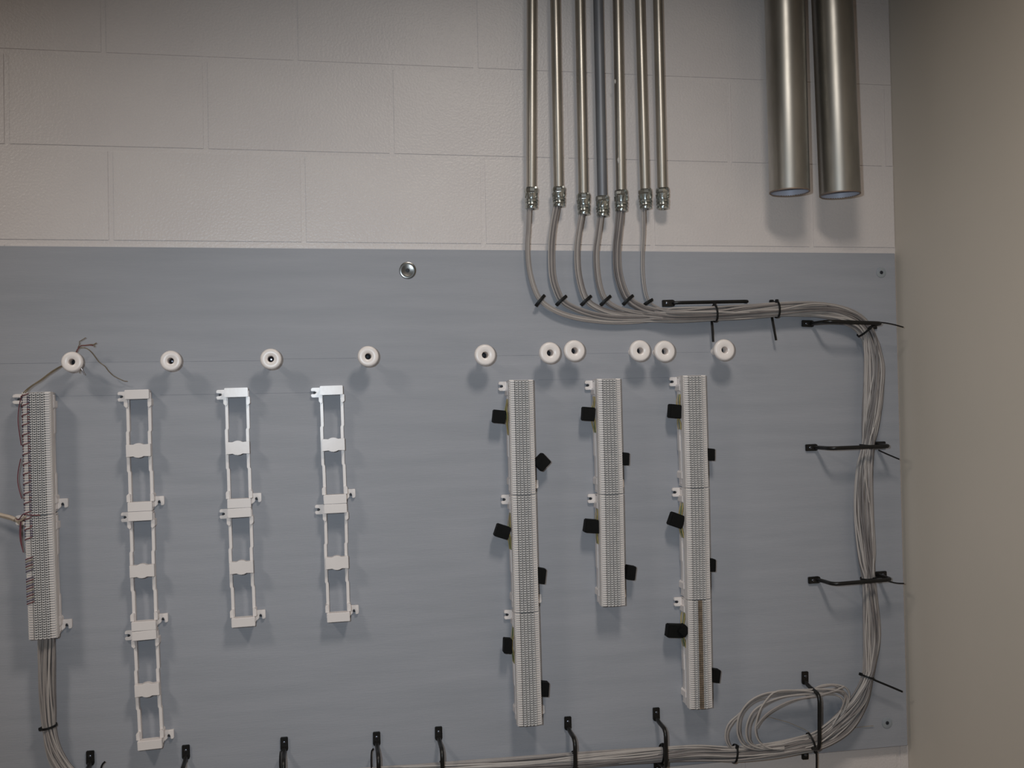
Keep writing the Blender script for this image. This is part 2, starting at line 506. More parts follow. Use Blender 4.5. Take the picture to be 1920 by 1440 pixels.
# left ear: plate with a slot open to the left; right ear: hooked plate with a slot open downwards
ear = [(0.0, -0.0105), (0.0, 0.0105), (-0.0180, 0.0105), (-0.0200, 0.0085), (-0.0200, 0.0032), (-0.0110, 0.0030), (-0.0080, 0.0), (-0.0110, -0.0030),
       (-0.0200, -0.0032), (-0.0200, -0.0085), (-0.0180, -0.0105)]
BR['ear_l'] = MB().prism(ear[::-1], -0.0085, 0).mesh('ear', bevel=0.0010, smooth=True)
ear2 = [(0.0, -0.0125), (0.0075, -0.0060), (0.0068, -0.0005), (0.0090, 0.0030), (0.0120, 0.0015), (0.0128, -0.0030), (0.0128, -0.0085), (0.0175, -0.0085),
        (0.0195, -0.0060), (0.0195, 0.0110), (0.0, 0.0110)]
BR['ear_r'] = MB().prism(ear2, -0.0085, 0).mesh('ear', bevel=0.0009, smooth=True)
BR['screw'] = MB().lathe([(0.0030, 0.0), (0.0030, 0.0058), (0.0022, 0.0072), (0.0008, 0.0074)], 'y', 12).mesh('screw', smooth=True)


def bracket(top, bot, d, label, group, k=1.0, ear_k=1.0):
    """top/bot: picture points of the ends of the front face, d out of the wall."""
    a, b = P(*top, d), P(*bot, d)
    v = a - b
    m = (a + b) / 2
    e = empty('mounting_bracket', (m.x, -BD, m.z), label, 'bracket', group, math.atan2(v.x, v.z), (k, 1, v.length / 0.254))
    for nm in ('top_bar', 'bottom_bar', 'middle_bar'):
        obj(nm, BR[nm], 'plastic', e)
    obj('rail', BR['rail_l'], 'plastic', e)
    obj('rail', BR['rail_r'], 'plastic', e)
    for sx, z, fl in ((-1, 0.0985, -1), (1, 0.0985, -1), (-1, -0.0985, 1), (1, -0.0985, 1)):
        o = obj('leg', BR['leg'], 'plastic', e, (sx * 0.0238, 0, z))
        o.scale = (-sx, 1, fl)
    for z in (0.1235, -0.1235):
        obj('end_wall', BR['web'], 'plastic', e, (0, 0, z))
    for nm, x, z, sx in (('ear_l', -0.0238, 0.1135, -0.0122), ('ear_r', 0.0238, -0.1105, 0.0103)):
        o = obj('ear', BR[nm], 'plastic', e, (x, 0, z))
        o.scale.x = ear_k if nm == 'ear_l' else 1.08
        obj('screw', BR['screw'], 'darkscrew', o, (sx, 0, -0.0008))
    return e


cols = [
    ('column of three empty brackets', [(255.8, 730.5), (262.3, 959.3), (269.5, 1183), (281, 1406)]),
    ('glossy column of two empty brackets', [(442.3, 727), (448.5, 953), (456.5, 1176)]),
    ('third empty bracket column', [(621, 723), (628.8, 945), (635, 1166.5)]),
]
blab = [['top white empty bracket in the column of three', 'middle white empty bracket in the column of three', 'bottom white empty bracket in the column of three'],
        ['upper empty bracket with glints, second column from the left', 'lower white empty bracket in the second column from the left'],
        ['upper empty bracket with shiny top bar, third column from left', 'lower white empty bracket in the third column from left']]
for ci, (nm, pts) in enumerate(cols):
    for i in range(len(pts) - 1):
        bracket(pts[i], pts[i + 1], BD + FB, blab[ci][i], 'empty white mounting brackets')

# ------------------------------------------------------------------ terminal blocks (punch-down blocks on their brackets)
BF = 0.064
NR = 50
PZ = 0.2515 / NR
strip, strip_r = MB(), MB()
for s, mb in ((-1, strip), (1, strip_r)):
    xa, xb = (0.0165, 0.0275)
    x0, x1 = (s * xa, s * xb) if s > 0 else (s * xb, s * xa)
    mb.box(x0, x1, -BF + 0.0065, -FB - 0.0002, -0.1262, 0.1262)
    for r in range(NR):
        z = -0.12575 + (r + 0.5) * PZ
        n = len(mb.v)
        mb.box(x0, x1, -BF, -BF + 0.0068, z - 0.0016, z + 0.0016)
        for j in range(n, n + 8):                # teeth taper towards the room and outwards
            x, y, z_ = mb.v[j]
            if y < -BF + 0.001:
                out = abs(x) > 0.02
                mb.v[j] = (x - (s * 0.0022 if out else 0), y + (0.0024 if out else 0), z + (z_ - z) * 0.62)
strip_me, strip_r_me = strip.mesh('fanning_strip'), strip_r.mesh('fanning_strip')
body_b = MB().box(-0.0255, 0.0255, -BF + 0.012, -FB - 0.0003, -0.1265, 0.1265).mesh('body', bevel=0.0008)
face_b = MB().box(-0.0160, 0.0160, -BF + 0.0088, -BF + 0.0125, -0.1258, 0.1258).mesh('face_plate')
clips = MB()
for r in range(NR):
    z = -0.12575 + (r + 0.5) * PZ
    for cx in (-0.0118, -0.0040, 0.0040, 0.0118):
        clips.box(cx - 0.0027, cx + 0.0027, -BF + 0.0012, -BF + 0.0090, z - 0.0021, z - 0.0001)
        clips.box(cx - 0.0029, cx - 0.0013, -BF + 0.0004, -BF + 0.0090, z - 0.0001, z + 0.0015)
        clips.box(cx + 0.0021, cx + 0.0034, -BF + 0.0016, -BF + 0.0090, z - 0.0021, z + 0.0017)
clips_me = clips.mesh('contact_clips')
conn_me = MB().prism([(-0.0135, -0.0125), (0.0125, -0.0140), (0.0140, 0.0120), (-0.0115, 0.0138)], -0.0115, 0.0115).mesh('connector', bevel=0.0014)


def block(top, bot, label, brlabel, conns=(), wires=True, seed=0, ear_k=0.92):
    rnd = random.Random(seed)
    a, b = P(*top, BD + BF), P(*bot, BD + BF)
    v = a - b
    m = (a + b) / 2
    ang, k = math.atan2(v.x, v.z), v.length / 0.254
    br = bracket((0, 0), (0, 1), BD + FB, brlabel, 'white brackets under the terminal blocks', ear_k=ear_k)
    br.location, br.rotation_euler, br.scale = (m.x, -BD, m.z), (0, ang, 0), (1, 1, k)
    e = empty('terminal_block', (m.x, -BD, m.z), label, 'terminal block', 'white punch down terminal blocks', ang, (1, 1, k))
    obj('body', body_b, 'plastic_dull', e)
    obj('fanning_strip', strip_me, 'plastic_dull', e)
    obj('fanning_strip', strip_r_me, 'plastic_dull', e)
    obj('face_plate', face_b, 'face', e)
    obj('contact_clips', clips_me, 'clip', e)['kind'] = 'stuff'
    inv = (Matrix.Translation((m.x, -BD, m.z)) @ Matrix.Rotation(ang, 4, 'Y') @ Matrix.Diagonal((1, 1, k, 1))).inverted()
    for side, u, vv, wpx, hpx, rot, dd in conns:
        q = inv @ P(u, vv, BD + dd)
        o = obj('connector', conn_me, 'tape', e, q)
        s = mpp(u, vv, BD + dd)
        o.scale = (wpx * s / 0.026, 1.0, hpx * s / 0.0262)
        o.rotation_euler = (0, rot, 0)
        o['label'] = 'black connector'
        if side < 0 and wires:
            for j, mm in enumerate(('yellow', 'tan', 'green', 'yellow')):
                pts = []
                for t in range(7):
                    zz = q.z + 0.038 - 0.080 * t / 6
                    pts.append((-0.0262 - 0.0055 * math.sin(math.pi * t / 6) * rnd.uniform(0.4, 1.1) + rnd.uniform(-0.0012, 0.0012),
                                -0.016 - 0.0055 * j - 0.004 * rnd.random(), zz))
                obj('wire', MB().tube(spline(pts, 0.006), 0.0013 + 0.0004 * rnd.random(), 6).mesh('wire', smooth=True), mm, e)
        elif side > 0:
            pts = [(0.0255, -0.020, q.z + 0.020), (0.0285, -0.026, q.z + 0.008), (0.0290, -0.030, q.z - 0.010), (0.0258, -0.024, q.z - 0.024)]
            obj('wire', MB().tube(spline(pts, 0.006), 0.0013, 6).mesh('wire', smooth=True), 'yellow', e)
    return e, inv


# first column right of the gap: three blocks, then two, then three
T1 = [(978, 711.5), (983, 928), (988.8, 1149), (995, 1362.5)]
T2 = [(1142.6, 709.3), (1148.3, 927), (1152, 1138)]
T3 = [(1303.5, 703), (1309.2, 915), (1312.8, 1125), (1316.5, 1330.5)]
C1 = [[(-1, 935, 781, 23, 24, 0.05, 0.034), (1, 1015, 866, 24, 25, 0.75, 0.030)],
      [(-1, 941, 996, 26, 23, 0.28, 0.034), (1, 1014, 1079, 15, 27, 0.10, 0.030)],
      [(-1, 951, 1210, 15, 27, 0.02, 0.034), (1, 1020, 1291, 15, 26, 0.05, 0.030)]]
C2 = [[(-1, 1102, 776, 22, 24, 0.02, 0.034), (1, 1170, 860, 15, 22, 0.02, 0.030)],
      [(-1, 1110, 986, 30, 24, 0.06, 0.034), (1, 1181, 1073, 17, 25, 0.10, 0.030)]]
C3 = [[(-1, 1264, 771, 21, 24, 0.04, 0.034), (1, 1331, 852, 13, 21, 0.0, 0.030)],
      [(-1, 1267, 975, 25, 24, 0.30, 0.034), (1, 1332, 1059, 14, 22, 0.0, 0.030)],
      [(-1, 1265, 1182, 32, 23, 0.03, 0.036), (1, 1340, 1266, 15, 23, 0.10, 0.030)]]
lab1 = ['top', 'middle', 'bottom']
for i in range(3):
    block(T1[i], T1[i + 1], lab1[i] + ' terminal block in the longest column, nearest the empty middle of board',
          'bracket under the %s block of the longest terminal block column' % lab1[i], C1[i], seed=i)
for i in range(2):
    block(T2[i], T2[i + 1], ('upper', 'lower')[i] + ' block of the short two block column in the middle',
          'bracket under the %s block of the short two block column' % ('upper', 'lower')[i], C2[i], seed=10 + i)
for i in range(3):
    e, inv = block(T3[i], T3[i + 1], ['top terminal block in the rightmost block column', 'middle terminal block in the rightmost block column',
                                      'bottom block of the rightmost column, with a brown centre strip'][i],
                   'bracket under the %s block of the rightmost block column' % lab1[i], C3[i], seed=20 + i)
    if i == 2:
        bm_ = MB()
        for r in range(NR):
            z = -0.12575 + (r + 0.5) * PZ
            bm_.box(-0.0052, 0.0052, -BF - 0.0006, -BF + 0.0026, z - 0.0019, z + 0.0015)
        bm_.box(-0.0040, 0.0040, -BF + 0.0016, -BF + 0.0030, -0.1255, 0.1255)
        o = obj('bridging_clips', bm_.mesh('bridging_clips'), 'brown', e)
        o['label'] = 'brown bridging clip strip'
        c2 = obj('connector', conn_me, 'tape', e, inv @ P(1281, 1181, BD + 0.046))
        c2.scale, c2.rotation_euler = (0.86, 0.8, 0.86), (0, 0.7, 0)
        c2['label'] = 'black connector'

T0 = [(66, 734.5), (71.5, 966), (79.5, 1200)]
for i in range(2):
    e, inv = block(T0[i], T0[i + 1], ['upper block of the far left column, laced with fine wires', 'lower block of the far left column, above the hanging cable bundle'][i],
                   'bracket under the %s block of the far left column' % ('upper', 'lower')[i], ear_k=1.75)
    wr = {'redwire': MB(), 'purple': MB(), 'tan': MB()}
    rnd = random.Random(50 + i)
    for r in range(NR):
        if i == 1 and not (2 <= r < 9 and False or r >= 41 or 15 <= r < 26 or 28 <= r < 34):
            continue
        z = -0.12575 + r * PZ
        dense = i == 1 and r < 41
        if not dense and r % 4 != 1:
            m_ = 'purple' if rnd.random() < 0.7 else 'redwire'
            wr[m_].tube([(-0.0165, -BF + 0.001, z), (-0.0140, -BF - 0.0006, z + 0.0004), (-0.0118, -BF + 0.002, z + 0.001)], 0.0011, 5)
            wr[m_].tube([(-0.0280, -BF + 0.008, z - 0.001), (-0.0272, -BF + 0.0035, z), (-0.0250, -BF + 0.0010, z + 0.0002)], 0.0010, 5)
            continue
        m_ = ('redwire', 'purple', 'tan')[r % 3] if dense else 'redwire'
        wr[m_].tube([(-0.0285, -BF + 0.009, z - 0.004), (-0.0272, -BF + 0.0020, z - 0.0022), (-0.0215, -BF - 0.0006, z), (-0.0165, -BF - 0.0006, z + 0.0018),
                     (-0.0125, -BF - 0.0004, z + 0.0030)], 0.0012, 5)
    for kk, mb in wr.items():
        if mb.v:
            o = obj('cross_connect_wires', mb.mesh('cross_connect_wires', smooth=True), kk, e)
            o['kind'] = 'stuff'
    loops = [[(40, 742), (35.5, 765), (34, 790), (37, 815), (40, 835)], [(39, 860), (34, 885), (33.5, 905), (38, 925), (41, 935)]] if i == 0 else \
            [[(39, 975), (37, 995), (38.5, 1015), (43, 1032)], [(40, 972), (39, 1000), (41, 1022), (44, 1036)]]
    for lp in loops:
        obj('wire', MB().tube(spline([inv @ P(u, v, BD + BF - 0.012) for u, v in lp], 0.006), 0.0011, 6).mesh('wire', smooth=True), 'redwire', e)


# ------------------------------------------------------------------ loose wires round the left spool
def wire_thing(name, label, cat, strands, group=None, base=None):
    b = base or Vector(strands[0][1][0])
    e = empty(name, b, label, cat, group)
    for nm, pts, r, m_ in strands:
        obj(nm, MB().tube([q - b for q in spline(pts, 0.004)], r, 6).mesh(nm, smooth=True), m_, e)
    return e


def PX(lst, d):
    return [P(u, v, (d if not isinstance(d, (list, tuple)) else d[i])) for i, (u, v) in enumerate(lst)]


DS = BD + 0.034
wire_thing('jumper_wire', 'thin bronze jumper wires from the leftmost spool to the block', 'wire', [
    ('strand', PX([(139, 672), (128, 681), (113, 687), (96, 697), (75, 713), (58, 724), (45, 735), (40, 745)], [DS, DS, DS, DS + .004, DS + .012, DS + .018, DS + .026, DS + .02]), 0.0011, 'bronze'),
    ('strand', PX([(139, 675), (126, 683), (112, 689), (96, 699), (78, 713), (60, 724), (48, 736), (42, 746)], [DS, DS, DS, DS + .004, DS + .012, DS + .018, DS + .026, DS + .02]), 0.0011, 'bronze'),
    ('strand', PX([(139, 674), (127, 680), (110, 691), (90, 704), (68, 717), (52, 730), (44, 740)], [DS, DS, DS, DS + .005, DS + .014, DS + .02, DS + .022]), 0.0009, 'tan')])
wire_thing('loose_wire', 'long loose wire end trailing right of the leftmost spool', 'wire', [
    ('strand', PX([(140, 668), (145, 655), (150, 652), (156, 651.5), (164, 654), (172, 661), (179, 670), (186, 679), (197, 687), (202, 694), (212, 704), (223, 710), (233, 714.5), (239, 715)],
                  [DS, DS, DS + .002, DS + .004, DS + .004, DS, DS - .004, DS - .008, DS - .01, DS - .012, DS - .016, DS - .018, DS - .02, DS - .022]), 0.0010, 'bronze')])
wire_thing('wire_tuft', 'frayed tuft of wire ends above the leftmost spool', 'wire', [
    ('strand', PX([(141, 664), (146, 654), (152, 648), (160, 647.5), (170, 646), (176, 646), (181, 643)], DS), 0.0013, 'bronze'),
    ('strand', PX([(143, 661), (150, 649), (158, 648), (168, 647), (175, 648)], DS + 0.002), 0.0010, 'redwire'),
    ('strand', PX([(146, 652), (149, 646), (149, 640), (153, 638), (161, 633)], DS + 0.001), 0.0009, 'bronze'),
    ('strand', PX([(174, 646), (178, 649), (176, 651)], DS + 0.001), 0.0009, 'bronze')])
wire_thing('wire_end', 'short bare wire end poking below the leftmost spool', 'wire', [
    ('strand', PX([(148, 688), (153, 692), (156, 698), (159, 703)], DS), 0.0010, 'screw'),
    ('strand', PX([(149, 690), (151, 695), (149, 700)], DS), 0.0008, 'bronze')])
wire_thing('tan_cable', 'short tan cable entering the left column from the frame edge', 'cable', [
    ('jacket', PX([(-60, 945), (-30, 956), (0, 965.5), (18, 970), (28, 974)], [.05, .05, .055, .06, .062]), 0.0050, 'beige'),
    ('strand', PX([(26, 972), (34, 977), (41, 975), (48, 969)], [.062, .066, .076, .084]), 0.0022, 'beige'),
    ('strand', PX([(26, 974), (34, 980), (40, 986)], [.062, .066, .07]), 0.0018, 'tan'),
    ('strand', PX([(26, 973), (35, 974), (44, 964), (56, 966), (75, 966)], [.062, .068, .082, .0845, .0845]), 0.0012, 'redwire')])

# ------------------------------------------------------------------ D-shaped cable rings
foot_me = MB().prism([(-0.0150, -0.0080), (0.0120, -0.0083), (0.0160, -0.0052), (0.0160, 0.0052), (0.0120, 0.0083), (-0.0150, 0.0080)], -0.0066, 0).mesh('foot', bevel=0.0012, smooth=True)
fscrew_me = MB().lathe([(0.0036, 0.0058), (0.0034, 0.0078), (0.0020, 0.0086), (0.0006, 0.0086)], 'y', 10).mesh('screw', smooth=True)


def ring(pa, pb, depth, ins_a, ins_b, label, group, second_foot=True, r=0.0047, open_end=False):
    """pa, pb: picture points of the two feet on the board."""
    a, b = P(*pa, BD), P(*pb, BD)
    v = b - a
    L = v.length
    ang = math.atan2(-v.z, v.x)                # turn local x onto v
    e = empty('cable_ring', a, label, 'cable ring', group, ang)
    obj('foot', foot_me, 'iron', e)
    obj('screw', fscrew_me, 'screw', e, (-0.004, 0, 0))
    if second_foot:
        f = obj('foot', foot_me, 'iron', e, (L, 0, 0))
        f.rotation_euler = (0, math.pi, 0)
        obj('screw', fscrew_me, 'screw', e, (L + 0.004, 0, 0))
    D = -depth
    pts = [(0.008, -0.004, 0), (ins_a * 0.45 + 0.004, D * 0.30, 0), (ins_a * 0.85, D * 0.84, 0), (ins_a + 0.004, D * 0.97, 0), (ins_a + 0.012, D, 0)]
    if open_end:
        pts += [(L * 0.5, D, 0), (L - 0.004, D, 0), (L + 0.004, D * 0.96, 0)]
    else:
        pts += [(L * 0.5, D, 0), (L - ins_b - 0.012, D, 0), (L - ins_b - 0.004, D * 0.97, 0), (L - ins_b * 0.85, D * 0.84, 0), (L - ins_b * 0.45 - 0.004, D * 0.30, 0), (L - 0.008, -0.004, 0)]
    obj('rod', MB().tube(spline(pts, 0.006), r, 10).mesh('rod', smooth=True), 'iron', e)
    return e


G = 'black cable rings screwed to the board'
ring((1252, 569), (1404, 566), 0.014, 0.016, 0.012, 'thin black rod ring lying above the upper cable run', G, second_foot=False, r=0.0042)
ring((1513, 607), (1632, 611), 0.074, 0.016, 0.014, 'black cable ring at the upper right bend of the cables', G)
ring((1520, 839), (1648, 834), 0.070, 0.018, 0.014, 'black cable ring halfway down the right hand cable run', G)
ring((1525, 1087), (1650, 1077), 0.070, 0.018, 0.012, 'lower black cable ring on the right hand vertical cable run', G)
ring((1508, 1270), (1508, 1411), 0.076, 0.024, 0.034, 'largest black cable ring, in front of the coiled slack cables', G)
bot = [((170, 1420), 'leftmost black cable ring, right of the hanging cable bundle'), ((349, 1409), 'black cable ring right of the column of three brackets'),
       ((533, 1394), 'black cable ring below the glossy second bracket column'), ((706, 1384), 'black cable ring at lower middle, left of its close neighbour'),
       ((822, 1374), 'black cable ring where the bottom cables enter the frame'), ((1064, 1355), 'black cable ring right of the longest terminal block column'),
       ((1229.5, 1338), 'black cable ring left of the rightmost block column foot')]
for (u, v), lab in bot:
    q = P(u, v, BD)
    vb = v + 0.128 / mpp(u, v, BD)
    ring((u, v), (u + 2, vb), 0.068, 0.020, 0.020, lab, G)

# ------------------------------------------------------------------ the main cable harness
trunk = [(1262, 591, 14), (1338, 588, 13.5), (1395, 584, 14), (1455, 580, 13), (1510, 578.5, 14), (1560, 584.5, 14.5), (1598, 598, 15), (1622, 618, 14.5), (1633, 645, 15),
         (1639, 690, 18), (1636, 755, 19), (1631, 800, 15), (1626.5, 838, 11.5), (1621, 885, 15), (1621, 960, 19), (1624, 1040, 16.5), (1628, 1085, 11.5), (1632, 1130, 13.5),
         (1635, 1190, 15.5), (1630, 1245, 11), (1625.5, 1269, 8.5), (1611, 1315, 17), (1580, 1357, 21), (1535, 1389, 18), (1495, 1398, 15), (1440, 1408, 14), (1372, 1414, 14),
         (1300, 1411, 15), (1200, 1417, 14.5), (1100, 1424, 14), (1000, 1431, 13.5), (850, 1441, 13), (730, 1450, 13), (600, 1458, 13)]
DT = BD + 0.030
drops = [
    (8, 5.2, [(995, 370), (992.5, 392), (991, 430), (989, 465), (992, 505), (1001, 540), (1013, 563), (1035, 580), (1065, 592), (1100, 599), (1150, 603), (1200, 601)]),
    (11, 6.5, [(1046, 370), (1043, 390), (1037, 425), (1033.5, 465), (1035, 515), (1043, 545), (1054, 565), (1075, 578), (1110, 590), (1150, 596), (1200, 596)]),
    (9, 5.8, [(1093, 385), (1090, 405), (1086, 430), (1082, 465), (1083, 505), (1090, 540), (1100, 563), (1120, 577), (1150, 587), (1200, 591)]),
    (9, 5.8, [(1128.5, 385), (1126.5, 407), (1122.5, 440), (1118.5, 472), (1120, 510), (1126, 542), (1136, 563), (1155, 576), (1180, 584), (1212, 588)]),
    (15, 7.7, [(1164, 380), (1162.5, 398), (1159.5, 430), (1156, 470), (1158, 510), (1167, 543), (1178, 562), (1195, 574), (1218, 582)]),
    (3, 3.8, [(1208, 375), (1207.5, 393), (1208, 430), (1206, 470), (1206, 510), (1210, 545), (1217, 565), (1230, 575), (1245, 581)])]
N = sum(d[0] for d in drops)
slots = []
for i in range(N):
    rr = math.sqrt((i + 0.5) / N)
    a = i * 2.399963
    slots.append((rr * math.cos(a), rr * math.sin(a)))
slots.sort(key=lambda s: s[0])


def frames(pts, d):
    P3 = [P(u, v, d) for u, v in pts]
    out = []
    for i, p in enumerate(P3):
        t = (P3[min(i + 1, len(P3) - 1)] - P3[max(i - 1, 0)]).normalized()
        n = Vector((-t.z, 0, t.x))
        out.append((p, n, t))
    return out


tf = frames([(u, v) for u, v, _ in trunk], DT)
CR = 0.0021
hb = P(1262, 591, BD)
harness = empty('cable_harness', hb, 'large bundle of grey cables from the conduits round the board edge', 'cable bundle')
ci = 0
cmats = ['cable', 'cable2', 'cable3', 'cable']
for di, (n, hw, pts) in enumerate(drops):
    df = frames(pts, DC)
    for j in range(n):
        rnd = random.Random(100 + ci)
        rr = math.sqrt((j + 0.5) / n)
        a0 = j * 2.399963 + di
        line = []
        for i, (p, nn, t) in enumerate(df):
            s = mpp(*pts[i]) * hw - CR * 0.6
            a = a0 + 0.10 * i
            fr = i / (len(df) - 1)
            dep = (1 - fr) * 0 + fr * 0.0
            q = p + nn * (s * rr * math.cos(a)) + Vector((0, -1, 0)) * (s * rr * math.sin(a) + dep)
            line.append(q)
        sx, sy = slots[ci]
        ph = rnd.uniform(-0.4, 0.4)
        for i, (p, nn, t) in enumerate(tf):
            hwm = trunk[i][2] * mpp(trunk[i][0], trunk[i][1], DT) - CR * 0.7
            hd = 0.0150 if trunk[i][2] < 17.5 else 0.0135
            tw = 0.5 * math.sin(0.55 * i + 1.0) + ph * math.sin(1.3 * i + ci)
            x = sx * math.cos(tw) - sy * math.sin(tw)
            y = sx * math.sin(tw) + sy * math.cos(tw)
            x += rnd.uniform(-0.12, 0.12)
            y += rnd.uniform(-0.12, 0.12)
            m_ = max(1.0, math.hypot(x, y))
            x, y = x / m_, y / m_
            line.append(p + nn * (x * hwm) + Vector((0, -1, 0)) * (y * hd))
        obj('cable', MB().tube([q - hb for q in spline(line, 0.010)], CR, 6).mesh('cable', smooth=True), cmats[rnd.randrange(4)], harness)
        ci += 1

# slack loop at the lower right corner
cb_ = P(1400, 1405, BD)
coil = empty('cable_coil', cb_, 'loose coil of slack grey cables at lower right', 'cable coil')


def c7(x, y):
    return (1340 + x / 5.053, 1220 + y / 5.053)


loops = [
    ([(560, 930), (330, 950), (170, 935), (105, 850), (110, 740), (150, 670), (230, 600), (330, 500), (480, 420), (700, 385), (900, 375), (1010, 330), (1120, 320), (1230, 345), (1275, 420), (1240, 560), (1120, 730), (1000, 820)], 0.036),
    ([(540, 945), (330, 965), (190, 940), (130, 860), (128, 760), (190, 660), (215, 640), (300, 520), (440, 430), (620, 400), (850, 385), (1000, 345), (1130, 330), (1225, 400), (1225, 540), (1120, 720)], 0.040),
    ([(620, 920), (420, 940), (280, 900), (225, 820), (213, 720), (235, 610), (320, 490), (450, 415), (620, 385), (860, 370), (1020, 365), (1150, 375), (1250, 430), (1230, 560), (1100, 740)], 0.046),
    ([(640, 925), (440, 935), (300, 890), (245, 800), (240, 700), (270, 590), (370, 490), (520, 440), (720, 405), (900, 400), (1060, 380), (1180, 400), (1240, 470), (1180, 640), (1050, 790)], 0.038),
    ([(660, 915), (470, 930), (340, 890), (300, 810), (305, 700), (360, 580), (470, 500), (640, 440), (830, 415), (960, 415), (1080, 400), (1160, 370), (1225, 338)], 0.050),
    ([(650, 930), (480, 925), (350, 880), (330, 790), (345, 680), (420, 560), (540, 480), (690, 430), (880, 405), (1010, 395), (1120, 360), (1215, 342)], 0.044),
    ([(660, 930), (520, 925), (420, 860), (385, 760), (400, 650), (440, 540), (520, 430), (590, 385), (720, 375), (900, 385), (1020, 410), (1150, 420), (1220, 500), (1120, 700)], 0.054),
    ([(380, 730), (420, 680), (480, 610), (580, 540), (720, 475), (860, 445), (980, 430), (1080, 400), (1160, 380), (1240, 410), (1200, 560)], 0.058),
    ([(400, 735), (440, 665), (520, 590), (640, 520), (780, 462), (920, 432), (1010, 420), (1110, 395), (1180, 360), (1222, 340)], 0.052),
]
for i, (pts, d) in enumerate(loops):
    n = len(pts)
    line = [P(*c7(x, y), BD + d - 0.004 * math.cos(2.2 * k / n * math.pi) - (0.012 * max(0, k / n - 0.75) * 4)) for k, (x, y) in enumerate(pts)]
    obj('cable', MB().tube([q - cb_ for q in spline(line, 0.008)], CR * 0.97, 7).mesh('cable', smooth=True), cmats[(i * 2 + 2) % 4], coil)
thin = [[(480, 620), (700, 680), (850, 745), (900, 775)], [(1330, 730), (1420, 718), (1505, 712)]]
for pts in thin:
    obj('wire', MB().tube([P(*c7(x, y), BD + 0.004) - cb_ for x, y in pts], 0.0008, 5).mesh('wire', smooth=True), 'tan', coil)

# hanging bundle below the left column
lb = [(85, 1170, 17), (87, 1200, 17), (87, 1235, 17.5), (87.5, 1290, 16), (90, 1335, 14.5), (91.5, 1362, 13), (97, 1395, 14), (108, 1425, 16), (127, 1452, 17), (165, 1480, 15), (230, 1500, 14)]
lf = frames([(u, v) for u, v, _ in lb], BD + 0.028)
lbase = P(88, 1290, BD)
lbun = empty('cable_bundle', lbase, 'grey cable bundle hanging below the far left block column', 'cable bundle')
NL = 40
for k in range(NL):
    rnd = random.Random(300 + k)
    rr, a0 = math.sqrt((k + 0.5) / NL), k * 2.399963
    line = []
    ph = rnd.uniform(-0.3, 0.3)
    for i, (p, nn, t) in enumerate(lf):
        hwm = lb[i][2] * mpp(lb[i][0], lb[i][1]) - CR
        a = a0 + 0.35 * math.sin(0.6 * i) + ph * math.sin(i)
        line.append(p + nn * (rr * hwm * math.cos(a)) + Vector((0, -1, 0)) * (rr * 0.015 * math.sin(a)))
    obj('cable', MB().tube([q - lbase for q in spline(line, 0.010)], CR, 6).mesh('cable', smooth=True), cmats[rnd.randrange(4)], lbun)


# ------------------------------------------------------------------ zip ties
def tie(u, v, du, dv, hw, hd, label, head=None, tail=None, d=DT, wd=0.0046, tail_r=0.0030):
    """u,v: centre on the bundle; (du,dv): direction of the bundle in the picture; head: angle on the strap; tail: picture points (u,v,d)."""
    c = P(u, v, d)
    t = (P(u + du, v + dv, d) - c).normalized()
    n = Vector((-t.z, 0, t.x))
    dp = Vector((0, -1, 0))
    s = mpp(u, v, d)
    base = P(u, v, BD)
    e = empty('cable_tie', base, label, 'cable tie', 'black cable ties')
    z = Vector((0, 0, 0))
    obj('strap', MB().band(c - base, n, dp, t, hw * s, hd, wd, 0.0013).mesh('strap', smooth=True), 'black', e)
    if head is not None:
        a = math.radians(head)
        hc = c + n * (hw * s * math.cos(a)) + dp * (hd * math.sin(a) + 0.0005)
        o = obj('head', MB().box(-0.0034, 0.0034, -0.0028, 0.0028, -0.0042, 0.0042).mesh('head', bevel=0.0007), 'black', e, hc - base)
        o.rotation_euler = (0, math.atan2(n.x, n.z), 0)
    if tail:
        pts = [P(a_, b_, c_) - base for a_, b_, c_ in tail]
        obj('tail', MB().tube(spline(pts, 0.005), tail_r, 6, flat=0.45).mesh('tail', smooth=True), 'black', e)
    return e


HD = 0.0172
dn = [(1013, 563, 14, 12, 7.5, 5.5), (1052.5, 563, 12, 14, 8, 6.5), (1099, 563, 12, 14, 7.5, 6), (1135.5, 563, 12, 14, 7.5, 6), (1177.5, 562, 12, 14, 9, 8), (1216, 566, 8, 14, 5.5, 5)]
dl = ['first', 'second', 'third', 'fourth', 'fifth', 'sixth']
for i, (u, v, du, dv, hw, dd) in enumerate(dn):
    t_in = Vector((du, dv)).normalized()
    nx, ny = t_in.y, -t_in.x                    # towards upper right in the picture
    L1 = 13 if i < 5 else 9
    tie(u, v, du, dv, hw, dd * mpp(u, v), 'short black tie on the %s cable drop from the left' % dl[i], d=DC, wd=0.0052, head=185,
        tail=[(u - nx * L1 * 1.0, v - ny * L1 * 1.0 + 1, DC + 0.004), (u - nx * 4, v - ny * 4, DC + 0.010), (u + nx * 5, v + ny * 5, DC + 0.010), (u + nx * L1 * 0.95, v + ny * L1 * 0.95, DC + 0.004)], tail_r=0.0042)
tie(1340, 587.5, 10, -0.6, 15, HD, 'black tie holding the cables to the thin upper rod', head=8,
    tail=[(1334, 600, BD + 0.02), (1335, 612, BD + 0.024), (1336, 626, BD + 0.026), (1337, 641, BD + 0.026)])
obj_t = tie(1456, 580, 10, -0.4, 14.5, HD, 'black tie right of the thin upper rod, tail hanging down', head=12,
            tail=[(1447, 594, BD + 0.02), (1449, 606, BD + 0.024), (1452, 622, BD + 0.026), (1455, 638, BD + 0.026)])
